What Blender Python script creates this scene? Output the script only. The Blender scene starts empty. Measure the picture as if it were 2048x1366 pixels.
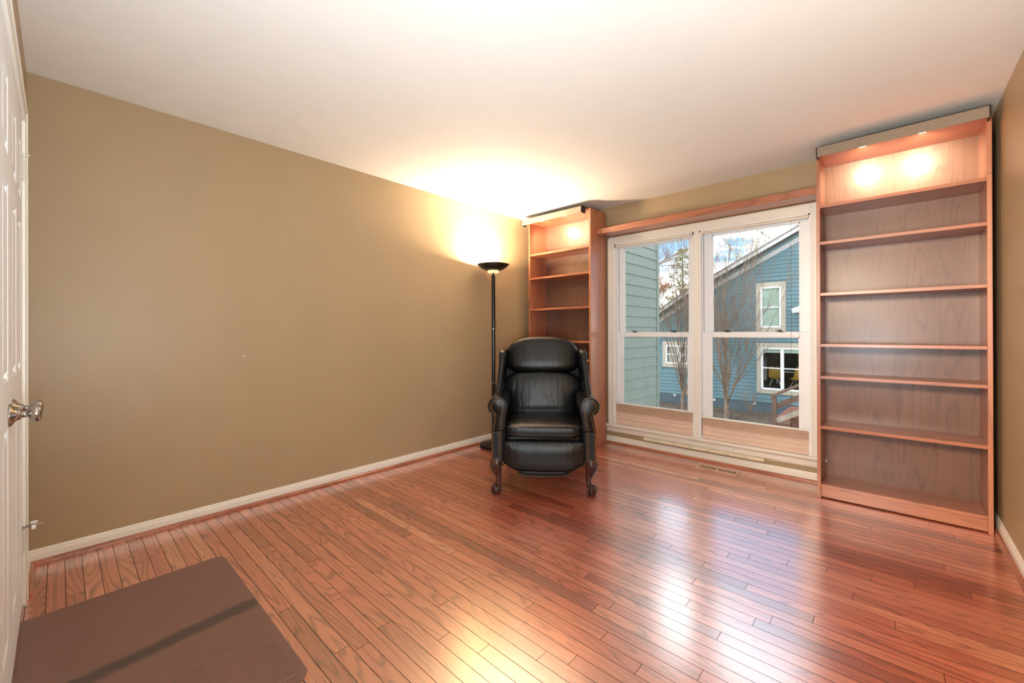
import bpy, bmesh, math, random
from mathutils import Vector, Matrix
C = bpy.context.scene
COL = C.collection
PI = math.pi
random.seed(7)

# ------------------------------------------------------------------ camera
YAW, PITCH, ROLL = 0.742112, 0.0015566, -0.0028154
fw = Vector((-math.sin(YAW)*math.cos(PITCH), math.cos(YAW)*math.cos(PITCH), math.sin(PITCH)))
rt = Vector((math.cos(YAW), math.sin(YAW), 0)); up = rt.cross(fw)
r2 = rt*math.cos(ROLL)+up*math.sin(ROLL); u2 = -rt*math.sin(ROLL)+up*math.cos(ROLL)
cd = bpy.data.cameras.new('camera'); cam = bpy.data.objects.new('camera', cd); COL.objects.link(cam)
M = Matrix((r2, u2, -fw)).transposed().to_4x4(); M.translation = Vector((3.1482, 0, 1.1453))
cam.matrix_world = M
cd.sensor_width = 36; cd.lens = 829.78/2048*36; cd.shift_y = -(683-663.34)/2048; cd.clip_start = 0.01; cd.clip_end = 500
C.camera = cam

# ------------------------------------------------------------------ world, sun, lamps, exposure
w = bpy.data.worlds.new('sky'); C.world = w; w.use_nodes = True
nt = w.node_tree; nt.nodes.clear()
# pale winter sky: whitish at the horizon, light blue above, broken cloud made extra bright to light the room
tc = nt.nodes.new('ShaderNodeTexCoord'); sp = nt.nodes.new('ShaderNodeSeparateXYZ'); nt.links.new(tc.outputs['Generated'], sp.inputs[0])
cr = nt.nodes.new('ShaderNodeValToRGB'); nt.links.new(sp.outputs[2], cr.inputs[0])
cr.color_ramp.elements[0].position = .0; cr.color_ramp.elements[0].color = (.58, .64, .72, 1)
cr.color_ramp.elements[1].position = .20; cr.color_ramp.elements[1].color = (.22, .38, .62, 1)
mpn = nt.nodes.new('ShaderNodeMapping'); mpn.inputs['Scale'].default_value = (1.6, 1.6, 5); nt.links.new(tc.outputs['Generated'], mpn.inputs[0])
cn = nt.nodes.new('ShaderNodeTexNoise'); cn.inputs['Scale'].default_value = 1.6; cn.inputs['Detail'].default_value = 5; nt.links.new(mpn.outputs[0], cn.inputs['Vector'])
c2 = nt.nodes.new('ShaderNodeValToRGB'); nt.links.new(cn.outputs[0], c2.inputs[0])
c2.color_ramp.elements[0].position = .47; c2.color_ramp.elements[0].color = (0, 0, 0, 1); c2.color_ramp.elements[1].position = .64; c2.color_ramp.elements[1].color = (1, 1, 1, 1)
mx = nt.nodes.new('ShaderNodeMixRGB'); nt.links.new(c2.outputs[0], mx.inputs[0]); nt.links.new(cr.outputs[0], mx.inputs[1]); mx.inputs[2].default_value = (3.7, 3.6, 3.55, 1)
bg = nt.nodes.new('ShaderNodeBackground'); bg.inputs[1].default_value = 1.9
wo = nt.nodes.new('ShaderNodeOutputWorld'); nt.links.new(mx.outputs[0], bg.inputs[0]); nt.links.new(bg.outputs[0], wo.inputs[0])

def lamp(name, typ, loc, energy, color, target=None, **kw):
    d = bpy.data.lights.new(name, typ); d.energy = energy; d.color = color
    for k, v in kw.items(): setattr(d, k, v)
    o = bpy.data.objects.new(name, d); COL.objects.link(o); o.location = loc
    if target is not None:
        o.rotation_euler = (Vector(target)-Vector(loc)).to_track_quat('-Z', 'Y').to_euler()
    return o
lamp('sun', 'SUN', (-20, -12, 20), 1.5, (1, .93, .82), (0, 0, 0), angle=math.radians(.6))
# added warm fill in the unseen hallway, brightens the room through the doorway
lamp('added_hall_fill', 'AREA', (2.56, -.70, 1.85), 44, (1, .78, .58), (3.597, 1.1, 1.5), shape='RECTANGLE', size=.5, size_y=.4, spread=math.radians(85))

# added cool fill near the camera, aimed at the ceiling for overall brightness
lamp('added_ceiling_fill', 'AREA', (2.95, .15, .95), 55, (.80, .93, 1), (2.3, 1.1, 2.44), shape='DISK', size=.5)

C.view_settings.view_transform = 'Standard'; C.view_settings.look = 'None'; C.view_settings.gamma = 1
C.view_settings.use_curve_mapping = False; C.view_settings.exposure = 0.22

# ------------------------------------------------------------------ helpers
def tag(o, label=None, cat=None, group=None, kind=None):
    if label: o['label'] = label
    if cat: o['category'] = cat
    if group: o['group'] = group
    if kind: o['kind'] = kind
    return o
def empty(name, loc=(0, 0, 0), rz=0, **kw):
    o = bpy.data.objects.new(name, None); COL.objects.link(o); o.location = loc; o.rotation_euler = (0, 0, rz)
    o.empty_display_size = .05
    return tag(o, **kw)
class MB:
    def __init__(s): s.b = bmesh.new()
    def faces(s, vs, fs):
        v = [s.b.verts.new(p) for p in vs]
        for f in fs:
            try: s.b.faces.new([v[i] for i in f])
            except ValueError: pass
        return v
    def box(s, x0, x1, y0, y1, z0, z1):
        s.faces([(x0,y0,z0),(x1,y0,z0),(x1,y1,z0),(x0,y1,z0),(x0,y0,z1),(x1,y0,z1),(x1,y1,z1),(x0,y1,z1)],
                [(0,3,2,1),(4,5,6,7),(0,1,5,4),(1,2,6,5),(2,3,7,6),(3,0,4,7)]); return s
    def obox(s, c, hx, hy, hz, rot):   # oriented box, rot = Matrix 3x3
        pts = [Vector(c)+rot@Vector((a*hx, b*hy, d*hz)) for d in (-1,1) for (a,b) in ((-1,-1),(1,-1),(1,1),(-1,1))]
        s.faces(pts, [(0,3,2,1),(4,5,6,7),(0,1,5,4),(1,2,6,5),(2,3,7,6),(3,0,4,7)]); return s
    def loft(s, rings, cap=True, closed=True):
        n = len(rings[0]); V = [[s.b.verts.new(p) for p in r] for r in rings]
        for a, b in zip(V, V[1:]):
            for i in range(n if closed else n-1):
                j = (i+1) % n
                try: s.b.faces.new((a[i], a[j], b[j], b[i]))
                except ValueError: pass
        if cap and closed:
            try: s.b.faces.new(V[0][::-1]); s.b.faces.new(V[-1])
            except ValueError: pass
        return s
    def tube(s, pts, r, n=8, cap=True, sq=None):
        pts = [Vector(p) for p in pts]; rs = r if isinstance(r, (list, tuple)) else [r]*len(pts)
        rings = []; prev = None
        for i, p in enumerate(pts):
            a = pts[max(i-1, 0)]; b = pts[min(i+1, len(pts)-1)]; t = (b-a)
            t = t.normalized() if t.length > 1e-9 else Vector((0, 0, 1))
            if prev is None:
                q = Vector((1, 0, 0)) if abs(t.x) < .9 else Vector((0, 1, 0)); nrm = t.cross(q).normalized()
            else:
                nrm = (prev - t*prev.dot(t)).normalized()
            prev = nrm; bn = t.cross(nrm)
            rings.append([p + (nrm*math.cos(2*PI*k/n)+bn*math.sin(2*PI*k/n))*rs[i] for k in range(n)])
        return s.loft(rings, cap)
    def lathe(s, prof, c=(0, 0, 0), n=40, axis='z', cap=True):
        rings = []
        for r, h in prof:
            ring = []
            for k in range(n):
                a = 2*PI*k/n; u, v = r*math.cos(a), r*math.sin(a)
                p = {'z': (u, v, h), 'y': (v, h, u), 'x': (h, u, v)}[axis]
                ring.append((c[0]+p[0], c[1]+p[1], c[2]+p[2]))
            rings.append(ring)
        return s.loft(rings, cap)
    def prism(s, pts, axis, a, b):     # outline of (u,v) pairs extruded along an axis
        def P(u, v, t): return {'y': (u, t, v), 'x': (t, u, v), 'z': (u, v, t)}[axis]
        return s.loft([[P(u, v, a) for u, v in pts], [P(u, v, b) for u, v in pts]])
    def ball(s, c, r, n=10, m=7, sc=(1, 1, 1)):
        rings = []
        for j in range(1, m):
            ph = PI*j/m
            rings.append([(c[0]+r*sc[0]*math.sin(ph)*math.cos(2*PI*k/n), c[1]+r*sc[1]*math.sin(ph)*math.sin(2*PI*k/n), c[2]-r*sc[2]*math.cos(ph)) for k in range(n)])
        V = [[s.b.verts.new(p) for p in r_] for r_ in rings]
        for a, b in zip(V, V[1:]):
            for i in range(n): s.b.faces.new((a[i], a[(i+1) % n], b[(i+1) % n], b[i]))
        bt = s.b.verts.new((c[0], c[1], c[2]-r*sc[2])); tp = s.b.verts.new((c[0], c[1], c[2]+r*sc[2]))
        for i in range(n):
            s.b.faces.new((bt, V[0][(i+1) % n], V[0][i])); s.b.faces.new((tp, V[-1][i], V[-1][(i+1) % n]))
        return s
    def mesh(s, name, m, smooth=False):
        me = bpy.data.meshes.new(name)
        bmesh.ops.recalc_face_normals(s.b, faces=s.b.faces)
        s.b.to_mesh(me); s.b.free()
        if m: me.materials.append(m)
        if smooth:
            for p in me.polygons: p.use_smooth = True
        return me
    def build(s, name, m, parent=None, smooth=False, bevel=0, seg=2, sub=0, **kw):
        me = s.mesh(name, m, smooth); o = bpy.data.objects.new(name, me); COL.objects.link(o)
        if parent is not None: o.parent = parent
        if bevel:
            d = o.modifiers.new('bevel', 'BEVEL'); d.width = bevel; d.segments = seg; d.limit_method = 'ANGLE'; d.angle_limit = math.radians(35)
        if sub:
            d = o.modifiers.new('sub', 'SUBSURF'); d.levels = sub; d.render_levels = sub
        if smooth and not sub:
            pass
        return tag(o, **kw)

# ------------------------------------------------------------------ materials
def newmat(name):
    m = bpy.data.materials.new(name); m.use_nodes = True
    return m, m.node_tree, m.node_tree.nodes['Principled BSDF']
def lin(c): return tuple(((x/255)/12.92 if x/255 < .04045 else ((x/255+.055)/1.055)**2.4) for x in c)+(1,)
def N(t, typ, **kw):
    n = t.nodes.new(typ)
    for k, v in kw.items(): setattr(n, k, v)
    return n
def coords(t, scale=(1, 1, 1), kind='obj'):
    mp = N(t, 'ShaderNodeMapping'); mp.inputs['Scale'].default_value = scale
    if kind == 'world': g = N(t, 'ShaderNodeNewGeometry'); t.links.new(g.outputs['Position'], mp.inputs[0])
    else: g = N(t, 'ShaderNodeTexCoord'); t.links.new(g.outputs['Object'], mp.inputs[0])
    return mp
def noise(t, vec, scale, detail=3, rough=.5, dist=0):
    n = N(t, 'ShaderNodeTexNoise'); n.inputs['Scale'].default_value = scale; n.inputs['Detail'].default_value = detail
    n.inputs['Roughness'].default_value = rough; n.inputs['Distortion'].default_value = dist; t.links.new(vec.outputs[0], n.inputs['Vector']); return n
def ramp(t, fac, stops):
    r = N(t, 'ShaderNodeValToRGB'); e = r.color_ramp.elements
    while len(e) > len(stops): e.remove(e[-1])
    while len(e) < len(stops): e.new(.5)
    for k, (p, c) in zip(e, stops): k.position = p; k.color = c
    t.links.new(fac, r.inputs[0]); return r
def bump(t, b, h, strength, dist=.01):
    n = N(t, 'ShaderNodeBump'); n.inputs['Strength'].default_value = strength; n.inputs['Distance'].default_value = dist
    t.links.new(h, n.inputs['Height']); t.links.new(n.outputs[0], b.inputs['Normal']); return n
def mat(name, col, rough=.5, metal=0, var=.06, vscale=8, bmp=0, bscale=60, coat=0, emit=None, spec=None):
    m, t, b = newmat(name)
    c = lin(col); v = coords(t)
    n = noise(t, v, vscale, 3)
    lo = tuple(x*(1-var) for x in c[:3])+(1,); hi = tuple(min(1, x*(1+var)) for x in c[:3])+(1,)
    r = ramp(t, n.outputs[0], [(.3, lo), (.7, hi)]); t.links.new(r.outputs[0], b.inputs['Base Color'])
    b.inputs['Roughness'].default_value = rough; b.inputs['Metallic'].default_value = metal
    if coat: b.inputs['Coat Weight'].default_value = coat; b.inputs['Coat Roughness'].default_value = .15
    if spec is not None: b.inputs['Specular IOR Level'].default_value = spec
    if bmp: bump(t, b, noise(t, v, bscale, 4).outputs[0], bmp, .004)
    if emit: b.inputs['Emission Color'].default_value = lin(emit[0]); b.inputs['Emission Strength'].default_value = emit[1]
    return m
def wood(name, dark, light, axis='z', rough=.4, freq=9, across=14, kind='obj', spec=.5, seed=0):
    """veneer with cathedral grain running along axis"""
    m, t, b = newmat(name)
    s = {'x': (.9, across, across), 'y': (across, .9, across), 'z': (across, across, .9)}[axis]
    f = {'x': (4, 260, 260), 'y': (260, 4, 260), 'z': (260, 260, 4)}[axis]
    v = coords(t, s, kind); v.inputs['Location'].default_value = (seed*3.1, seed*1.7, seed)
    n = noise(t, v, .55, 2, .45, .4)
    mu = N(t, 'ShaderNodeMath', operation='MULTIPLY'); mu.inputs[1].default_value = freq; t.links.new(n.outputs[0], mu.inputs[0])
    pp = N(t, 'ShaderNodeMath', operation='PINGPONG'); pp.inputs[1].default_value = .5; t.links.new(mu.outputs[0], pp.inputs[0])
    r1 = ramp(t, pp.outputs[0], [(.0, (.5,)*3+(1,)), (.10, (.85,)*3+(1,)), (.22, (1, 1, 1, 1))])
    fn = noise(t, coords(t, f, kind), 1, 3, .6)
    r2_ = ramp(t, fn.outputs[0], [(.32, (.72,)*3+(1,)), (.55, (1, 1, 1, 1))])
    big = noise(t, v, .3, 2)
    r3 = ramp(t, big.outputs[0], [(.3, lin(dark)), (.7, lin(light))])
    m1 = N(t, 'ShaderNodeMixRGB', blend_type='MULTIPLY'); m1.inputs[0].default_value = .6; t.links.new(r3.outputs[0], m1.inputs[1]); t.links.new(r1.outputs[0], m1.inputs[2])
    m2 = N(t, 'ShaderNodeMixRGB', blend_type='MULTIPLY'); m2.inputs[0].default_value = .55; t.links.new(m1.outputs[0], m2.inputs[1]); t.links.new(r2_.outputs[0], m2.inputs[2])
    t.links.new(m2.outputs[0], b.inputs['Base Color']); b.inputs['Roughness'].default_value = rough; b.inputs['Specular IOR Level'].default_value = spec
    b.inputs['Coat Weight'].default_value = .6; b.inputs['Coat Roughness'].default_value = .28
    bump(t, b, r2_.outputs[0], .12, .001)
    return m
def floor_material():
    m, t, b = newmat('oak_strip_floor')
    at = N(t, 'ShaderNodeAttribute'); at.attribute_name = 'tone'
    g = N(t, 'ShaderNodeNewGeometry')
    ofs = N(t, 'ShaderNodeCombineXYZ')
    for i, k in enumerate((37., 53., 91.)):
        q = N(t, 'ShaderNodeMath', operation='MULTIPLY'); q.inputs[1].default_value = k; t.links.new(at.outputs['Fac'], q.inputs[0]); t.links.new(q.outputs[0], ofs.inputs[i])
    def mapped(sc):
        ad = N(t, 'ShaderNodeVectorMath', operation='ADD'); t.links.new(ofs.outputs[0], ad.inputs[1])
        mp = N(t, 'ShaderNodeMapping'); mp.inputs['Scale'].default_value = sc; t.links.new(g.outputs['Position'], mp.inputs[0]); t.links.new(mp.outputs[0], ad.inputs[0]); return ad
    n = noise(t, mapped((1.6, 17, 1)), .62, 1.5, .45, .6)
    mu = N(t, 'ShaderNodeMath', operation='MULTIPLY'); mu.inputs[1].default_value = 15; t.links.new(n.outputs[0], mu.inputs[0])
    pp = N(t, 'ShaderNodeMath', operation='PINGPONG'); pp.inputs[1].default_value = .5; t.links.new(mu.outputs[0], pp.inputs[0])
    r1 = ramp(t, pp.outputs[0], [(0, (.42, .34, .31, 1)), (.12, (.76, .70, .67, 1)), (.26, (1, 1, 1, 1))])
    fn = noise(t, mapped((7, 420, 1)), 1, 3, .6)
    rf = ramp(t, fn.outputs[0], [(.3, (.74, .70, .68, 1)), (.55, (1, 1, 1, 1))])
    base = ramp(t, at.outputs['Fac'], [(0, lin((140, 66, 44))), (.12, lin((178, 86, 58))), (.5, lin((212, 112, 80))), (.85, lin((226, 140, 104))), (1, lin((236, 166, 130)))])
    m1 = N(t, 'ShaderNodeMixRGB', blend_type='MULTIPLY'); m1.inputs[0].default_value = .95; t.links.new(base.outputs[0], m1.inputs[1]); t.links.new(r1.outputs[0], m1.inputs[2])
    m2 = N(t, 'ShaderNodeMixRGB', blend_type='MULTIPLY'); m2.inputs[0].default_value = .7; t.links.new(m1.outputs[0], m2.inputs[1]); t.links.new(rf.outputs[0], m2.inputs[2])
    t.links.new(m2.outputs[0], b.inputs['Base Color'])
    b.inputs['Roughness'].default_value = .42
    b.inputs['Coat Weight'].default_value = 1; b.inputs['Coat IOR'].default_value = 4.0; b.inputs['Coat Roughness'].default_value = .20; b.inputs['IOR'].default_value = 2.0; b.inputs['Roughness'].default_value = .36
    wv = noise(t, mapped((1.5, 9, 1)), 2.2, 2)
    bump(t, b, wv.outputs[0], .06, .003)
    return m

WALLC = (170, 149, 117)
M_wall = mat('olive_tan_wall_paint', WALLC, .42, var=.02, vscale=3, bmp=.12, bscale=220)
M_ceil = mat('white_ceiling_paint', (232, 230, 226), .8, var=.01, bmp=.05, bscale=200)
M_trim = mat('white_trim_paint', (238, 234, 224), .35, var=.01)
M_vinyl = mat('white_window_vinyl', (240, 242, 244), .3, var=.01)
M_door = mat('white_door_paint', (240, 243, 245), .55, var=0)
M_floor = floor_material()
M_sub = mat('dark_subfloor', (38, 18, 12), .8)
M_shoe = wood('oak_shoe_moulding', (146, 84, 60), (184, 114, 84), 'x', .3, kind='world')
M_bcz = wood('oak_veneer_upright', (164, 100, 70), (190, 124, 88), 'z', .38, freq=9, across=9)
M_back = wood('oak_veneer_back_panel', (112, 74, 56), (136, 94, 72), 'z', .5, freq=20, across=8)
M_bcx = wood('oak_veneer_shelf', (158, 92, 62), (184, 116, 82), 'x', .38, freq=8, across=14)
M_brass = mat('antique_brass', (176, 128, 72), .3, metal=1)
M_nickel = mat('brushed_nickel', (172, 166, 160), .22, metal=1, bmp=.03, bscale=300)
M_black = mat('black_enamel', (16, 14, 14), .28, var=.1)
M_blackp = mat('black_plastic', (10, 10, 11), .5)
M_leg = mat('carved_mahogany', (62, 24, 16), .3, var=.25, vscale=40, bmp=.3, bscale=90, coat=.4)
M_slot = mat('dark_slot', (20, 16, 14), .8)
M_plate = mat('ivory_plastic', (232, 220, 196), .4)
M_shade = mat('beige_pleated_fabric', (222, 196, 178), .8, var=.04, bmp=.1, bscale=200)
M_pelmet = mat('grey_beige_pelmet', (136, 122, 106), .45, var=.02)
M_pelin = mat('pelmet_inside', (70, 60, 52), .6)
M_tag = mat('white_painted_hinge', (226, 222, 208), .4)
M_rub = mat('white_rubber', (240, 240, 240), .6)
M_halo = mat('halogen_lens', (255, 236, 190), .4, emit=((255, 226, 170), 14))
M_bulb = mat('halogen_bulb', (255, 236, 190), .4, emit=((255, 214, 150), 30))

def leather():
    m, t, b = newmat('black_leather')
    v = coords(t)
    n1 = noise(t, v, 5, 3); r = ramp(t, n1.outputs[0], [(.3, lin((8, 10, 12))), (.7, lin((17, 17, 17)))])
    t.links.new(r.outputs[0], b.inputs['Base Color'])
    vo = N(t, 'ShaderNodeTexVoronoi'); vo.inputs['Scale'].default_value = 260; t.links.new(v.outputs[0], vo.inputs['Vector'])
    wv = coords(t, (14, 3, 4)); n2 = noise(t, wv, 1.6, 3, .5, .8)
    ad = N(t, 'ShaderNodeMath', operation='MULTIPLY_ADD'); ad.inputs[1].default_value = 7; t.links.new(n2.outputs[0], ad.inputs[0]); t.links.new(vo.outputs['Distance'], ad.inputs[2])
    bump(t, b, ad.outputs[0], .35, .0016)
    b.inputs['Roughness'].default_value = .30; b.inputs['Specular IOR Level'].default_value = .45
    return m
M_leather = leather()
M_piping = mat('leather_piping', (26, 22, 19), .35, var=.1, spec=.8)

def glassmat(name, tint=(1, 1, 1, 1), rough=0):
    m = bpy.data.materials.new(name); m.use_nodes = True; t = m.node_tree; t.nodes.clear()
    tr = N(t, 'ShaderNodeBsdfTransparent'); tr.inputs[0].default_value = tint
    gl = N(t, 'ShaderNodeBsdfGlossy'); gl.inputs['Roughness'].default_value = .02
    fr = N(t, 'ShaderNodeFresnel'); fr.inputs[0].default_value = 1.35
    mx = N(t, 'ShaderNodeMixShader'); o = N(t, 'ShaderNodeOutputMaterial')
    t.links.new(fr.outputs[0], mx.inputs[0]); t.links.new(tr.outputs[0], mx.inputs[1]); t.links.new(gl.outputs[0], mx.inputs[2]); t.links.new(mx.outputs[0], o.inputs[0])
    return m
M_glass = glassmat('window_glass', (.97, .99, .98, 1))

# ================================================================== ROOM SHELL
W, D, H = 3.597, 3.872, 2.44
FY = -.11           # front wall face
fl = MB().box(-.12, W+.12, FY-.14, D+.14, -.06, -.013).build('floor', M_sub, label='reddish oak strip floor laid across the room', kind='structure')
PW = .0582; y0 = .018
planks = []
k = math.floor((FY-y0)/PW)
prev = []
while y0+k*PW < D-.004:
    ya = max(y0+k*PW, FY+.001); yb = min(y0+(k+1)*PW, D-.001); k += 1
    x = 0.004 - random.uniform(0, .9); ends = []
    while x < W-.004:
        L = random.choice((random.uniform(.45, .9), random.uniform(.8, 1.7), random.uniform(.9, 1.7)))
        xe = x+L
        if xe > W-.18: xe = W-.004
        if any(abs(xe-e) < .06 for e in prev) and xe < W-.01: xe += .1
        xa = max(x, .004)
        if xe-xa > .05: planks.append((xa, xe, ya, yb)); ends.append(xe)
        x = xe
    prev = ends
print('planks', len(planks))
planks.sort(key=lambda p: math.hypot(max(p[0]-3.1, 0, 0)+max(2.2-p[1], 0)*.5, (p[2]-0)))
def plank_mesh(lst, tones):
    vs, fs, tn = [], [], []
    c, g = .0005, .0006
    for (xa, xb, ya, yb), tone in zip(lst, tones):
        o = len(vs); xa += g; xb -= g; ya += g; yb -= g
        for z, q in ((-.012, 0), (-.0007, 0), (0, c)):
            vs += [(xa+q*.5, ya+q, z), (xb-q*.5, ya+q, z), (xb-q*.5, yb-q, z), (xa+q*.5, yb-q, z)]
        for r in (0, 4):
            for i in range(4):
                j = (i+1) % 4; fs.append((o+r+i, o+r+j, o+r+4+j, o+r+4+i)); tn.append(tone)
        fs.append((o+8, o+9, o+10, o+11)); tn.append(tone)
    me = bpy.data.meshes.new('floor_plank'); me.from_pydata(vs, [], fs); me.materials.append(M_floor); me.materials.append(M_sub)
    me.polygons.foreach_set('material_index', [0 if i % 9 == 8 else 1 for i in range(len(fs))])
    a = me.attributes.new('tone', 'FLOAT', 'FACE'); a.data.foreach_set('value', tn); return me
tones = [min(1, max(0, random.gauss(.52, .20) if random.random() > .08 else random.uniform(0, .15))) for _ in planks]
for p, tn in list(zip(planks, tones))[:298]:
    o = bpy.data.objects.new('floor_plank', plank_mesh([p], [tn])); COL.objects.link(o); o.parent = fl
if len(planks) > 298:
    o = bpy.data.objects.new('floor_plank_field', plank_mesh(planks[298:], tones[298:])); COL.objects.link(o); o.parent = fl; o['kind'] = 'stuff'

MB().box(-.12, W+.12, FY-.14, D+.14, H, H+.1).build('ceiling', M_ceil, kind='structure', label='plain white ceiling')
MB().box(-.12, 0, FY-.14, D+.14, -.06, H).build('wall_left', M_wall, kind='structure', label='olive tan wall behind the floor lamp')
MB().box(W, W+.12, FY-.14, D+.14, -.06, H).build('wall_right', M_wall, kind='structure', label='tan wall at the right of the tall bookcase')
# window openings
WX = [(1.043, 1.834), (1.881, 2.690)]; WZ = (.185, 2.044)
b = MB(); b.box(0, 1.035, D, D+.14, -.06, H).box(2.70, W, D, D+.14, -.06, H).box(1.035, 2.70, D, D+.14, -.06, .18).box(1.035, 2.70, D, D+.14, 2.055, H).box(1.834, 1.881, D+.02, D+.14, .18, 2.055)
b.build('wall_back', M_wall, kind='structure', label='tan wall around the window')
CX0, CXM, CX1, DH = .46, 1.07, 1.70, 2.04     # closet opening
b = MB()
b.box(0, CX0, FY-.12, FY, -.06, H).box(CX0, CX1, FY-.12, FY, DH, H).box(CX1, 2.45, FY-.12, FY, -.06, H).box(2.45, 3.35, FY-.12, FY, DH, H).box(3.35, W, FY-.12, FY, -.06, H)
b.build('wall_front', M_wall, kind='structure', label='tan wall with the closet doors and doorway')
# hallway beyond the doorway (behind the viewer) and closet interior
b = MB(); b.box(1.9, 3.9, -2.3, -2.2, 0, H).box(1.9, 2.0, -2.2, FY-.12, 0, H).box(3.8, 3.9, -2.2, FY-.12, 0, H)
b.build('wall_hall', M_wall, kind='structure', label='hallway walls beyond the doorway')
MB().box(1.9, 3.9, -2.3, FY-.14, H, H+.1).build('ceiling_hall', M_ceil, kind='structure', label='hallway ceiling')
MB().box(1.9, 3.9, -2.3, FY-.14, -.06, 0).build('floor_hall', M_shoe, kind='structure', label='hallway floor')
b = MB(); b.box(.2, 1.85, -.8, -.78, 0, H).box(.2, .22, -.78, FY-.12, 0, H).box(1.83, 1.85, -.78, FY-.12, 0, H).box(.2, 1.85, -.8, FY-.12, H, H+.02).box(.2, 1.85, -.8, FY-.14, -.02, 0)
b.build('wall_closet', M_wall, kind='structure', label='closet interior walls')

def baseboard(name, p0, p1, nrm, label):
    """white board 72 mm high with a rounded cap, oak shoe moulding in front"""
    d = Vector((p1[0]-p0[0], p1[1]-p0[1], 0)); n = Vector((nrm[0], nrm[1], 0))
    prof = [(0, .0), (.012, .0), (.012, .050), (.009, .056), (.009, .062), (.005, .072), (0, .072)]
    sh = [(.012, 0), (.030, 0), (.030, .006), (.0275, .012), (.022, .017), (.012, .0195)]
    def sweep(pr): return [[Vector((p0[0], p0[1], 0))+n*u+Vector((0, 0, v)) for u, v in pr], [Vector((p1[0], p1[1], 0))+n*u+Vector((0, 0, v)) for u, v in pr]]
    o = MB().loft(sweep(prof)).build(name, M_trim, kind='structure', label=label)
    MB().loft(sweep(sh)).build('shoe_moulding', M_shoe, o, label='reddish wood quarter round')
    return o
baseboard('baseboard_left', (0, FY), (0, D), (1, 0), 'white baseboard along the left wall')
baseboard('baseboard_right', (W, FY), (W, D), (-1, 0), 'white baseboard along the right wall')
baseboard('baseboard_back', (0, D), (W, D), (0, -1), 'white baseboard under the window')
baseboard('baseboard_front', (0, FY), (CX0-.062, FY), (0, 1), 'short white baseboard beside the closet')

# closet casing
b = MB()
for x0, x1 in ((CX0-.062, CX0), (CX1, CX1+.062)):
    b.box(x0, x1, FY, FY+.014, 0, DH+.062)
    b.box(x0, x0+.012, FY+.014, FY+.019, 0, DH+.062)
b.box(CX0-.062, CX1+.062, FY, FY+.0145, DH, DH+.062); b.box(CX0-.062, CX1+.062, FY+.0145, FY+.019, DH+.05, DH+.062)
b.build('trim_1', M_trim, kind='structure', bevel=.002, label='white casing around the closet doors')
b = MB()
for x0, x1 in ((2.388, 2.45), (3.35, 3.412)): b.box(x0, x1, FY, FY+.014, 0, DH+.062)
b.box(2.388, 3.412, FY, FY+.0145, DH, DH+.062)
b.box(2.45, 2.465, FY-.12, FY, 0, DH).box(3.335, 3.35, FY-.12, FY, 0, DH).box(2.45, 3.35, FY-.12, FY, DH-.015, DH)
b.build('trim_3', M_trim, kind='structure', bevel=.002, label='white casing around the entry doorway')

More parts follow.
